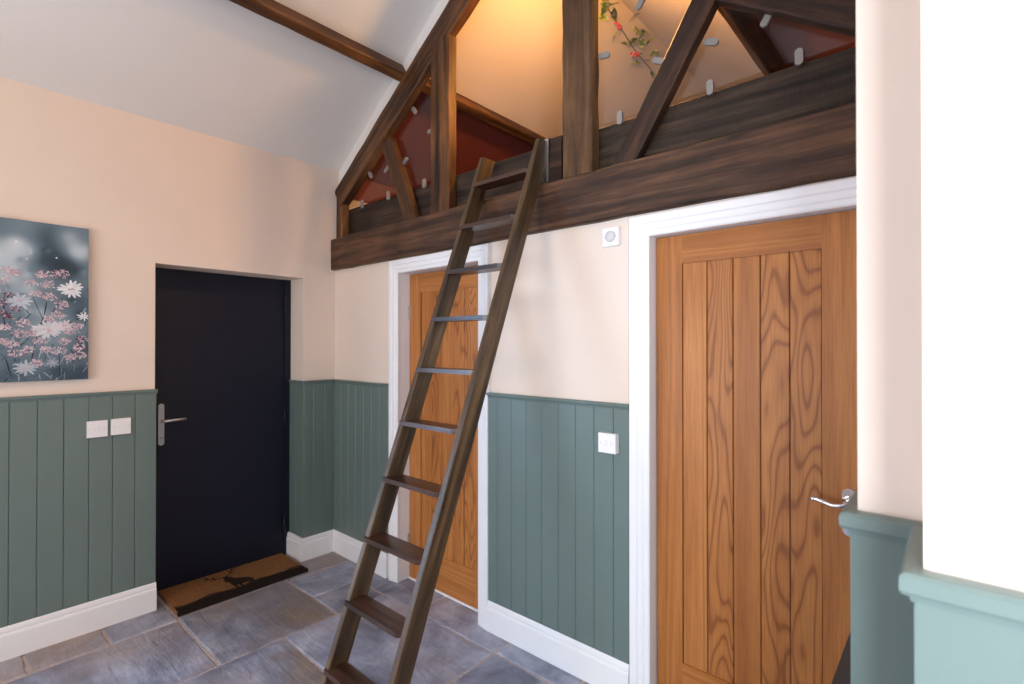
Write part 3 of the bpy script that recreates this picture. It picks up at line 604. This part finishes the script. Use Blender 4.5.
for (u, v) in [(600, 0), (606, 8), (612, 4), (602, 14), (608, 20), (616, 22), (620, 30), (629, 22), (636, 34), (640, 40), (628, 46), (646, 46), (644, 54), (638, 40), (636, 62), (648, 62), (652, 72), (640, 64), (605, -8), (597, -2), (604, 2), (610, 12), (614, 16), (632, 30), (642, 48), (634, 44), (655, 78), (650, 56)]:
    k = rng.randrange(2)
    if first[k]: o = proto[k]; first[k] = False
    else: o = proto[k].copy(); COL.objects.link(o); o.parent = ga
    o.location = onS(u, v, rng.uniform(.07, .11)); o.rotation_euler = (rng.uniform(-.9, .9), rng.uniform(-.7, .7), rng.uniform(0, 6.28))
bm = bmesh.new(); bmesh.ops.create_icosphere(bm, subdivisions=2, radius=.0115); b0 = link('berry', bm, M['berry'], ga, smooth=True); fb = True
for u, v in ((617, 26), (635, 53)):
    for k in range(7):
        if fb: o = b0; fb = False
        else: o = b0.copy(); COL.objects.link(o); o.parent = ga
        o.location = onS(u+rng.uniform(-4, 4), v+rng.uniform(-3.5, 3.5), rng.uniform(.10, .13))
# ------------------------------------------------------------------ lamps
def bulb(name, label, loc, power, col, r, cord_to):
    e = empty(name); tag(e, label, 'lamp')
    tube('cord', [(loc[0], loc[1], cord_to), (loc[0], loc[1], loc[2]+.06)], .004, M['plastic'], e, 8)
    tube('holder', [(loc[0], loc[1], loc[2]+.09), (loc[0], loc[1], loc[2]+.04)], .02, M['plastic'], e, 14)
    bm = bmesh.new(); bmesh.ops.create_uvsphere(bm, u_segments=16, v_segments=10, radius=.04, matrix=Matrix.Translation(Vector(loc))); b_ = link('bulb', bm, M['lampw'], e, smooth=True); b_.visible_shadow = True
    l = bpy.data.lights.new(name+'_light', 'POINT'); l.energy = power; l.color = col; l.shadow_soft_size = r
    o = bpy.data.objects.new(name+'_light', l); COL.objects.link(o); o.parent = e; o.location = (loc[0], loc[1], loc[2]-.09)
    return e
bulb('pendant_bulb', 'bare warm bulb hanging from the loft ceiling', (2.06, .42, 3.50), 84, (1, .49, .13), .08, EAV+SL*(XE-2.06))
bulb('pendant_bulb.001', 'bare warm bulb hanging from the ridge over the room', (1.715, -2.6, 3.2), 30, (1, .76, .56), .12, ZR)
# ------------------------------------------------------------------ windows (behind the viewer and outside the frame)
def window(name, label, bars, pane):
    w = boxes(name, bars, M['white']); struct(w, label); box('pane', pane, M['glass'], w)
T = .05
window('window_1', 'white framed window in the cream wall', [(-.10, -.04, W0, W1, WZ0, WZ0+T), (-.10, -.04, W0, W1, WZ1-T, WZ1), (-.10, -.04, W0, W0+T, WZ0, WZ1), (-.10, -.04, W1-T, W1, WZ0, WZ1), (-.10, -.04, -2.74, -2.70, WZ0, WZ1)], (-.074, -.068, W0, W1, WZ0, WZ1))
window('window_2', 'white framed window of the entrance recess', [(3.88, 5.12, -3.10, -3.04, .75, .8), (3.88, 5.12, -3.10, -3.04, 2.2, 2.25), (3.88, 3.92, -3.10, -3.04, .75, 2.25), (5.08, 5.12, -3.10, -3.04, .75, 2.25)], (3.88, 5.12, -3.074, -3.068, .75, 2.25))
window('window_3', 'glazed garden door', [(.9, .98, YB-.10, YB-.04, 0, 2.3), (2.42, 2.5, YB-.10, YB-.04, 0, 2.3), (.9, 2.5, YB-.10, YB-.04, 2.22, 2.3), (.9, 2.5, YB-.10, YB-.04, 0, .1), (1.66, 1.74, YB-.10, YB-.04, 0, 2.3)], (.9, 2.5, YB-.074, YB-.068, 0, 2.3))
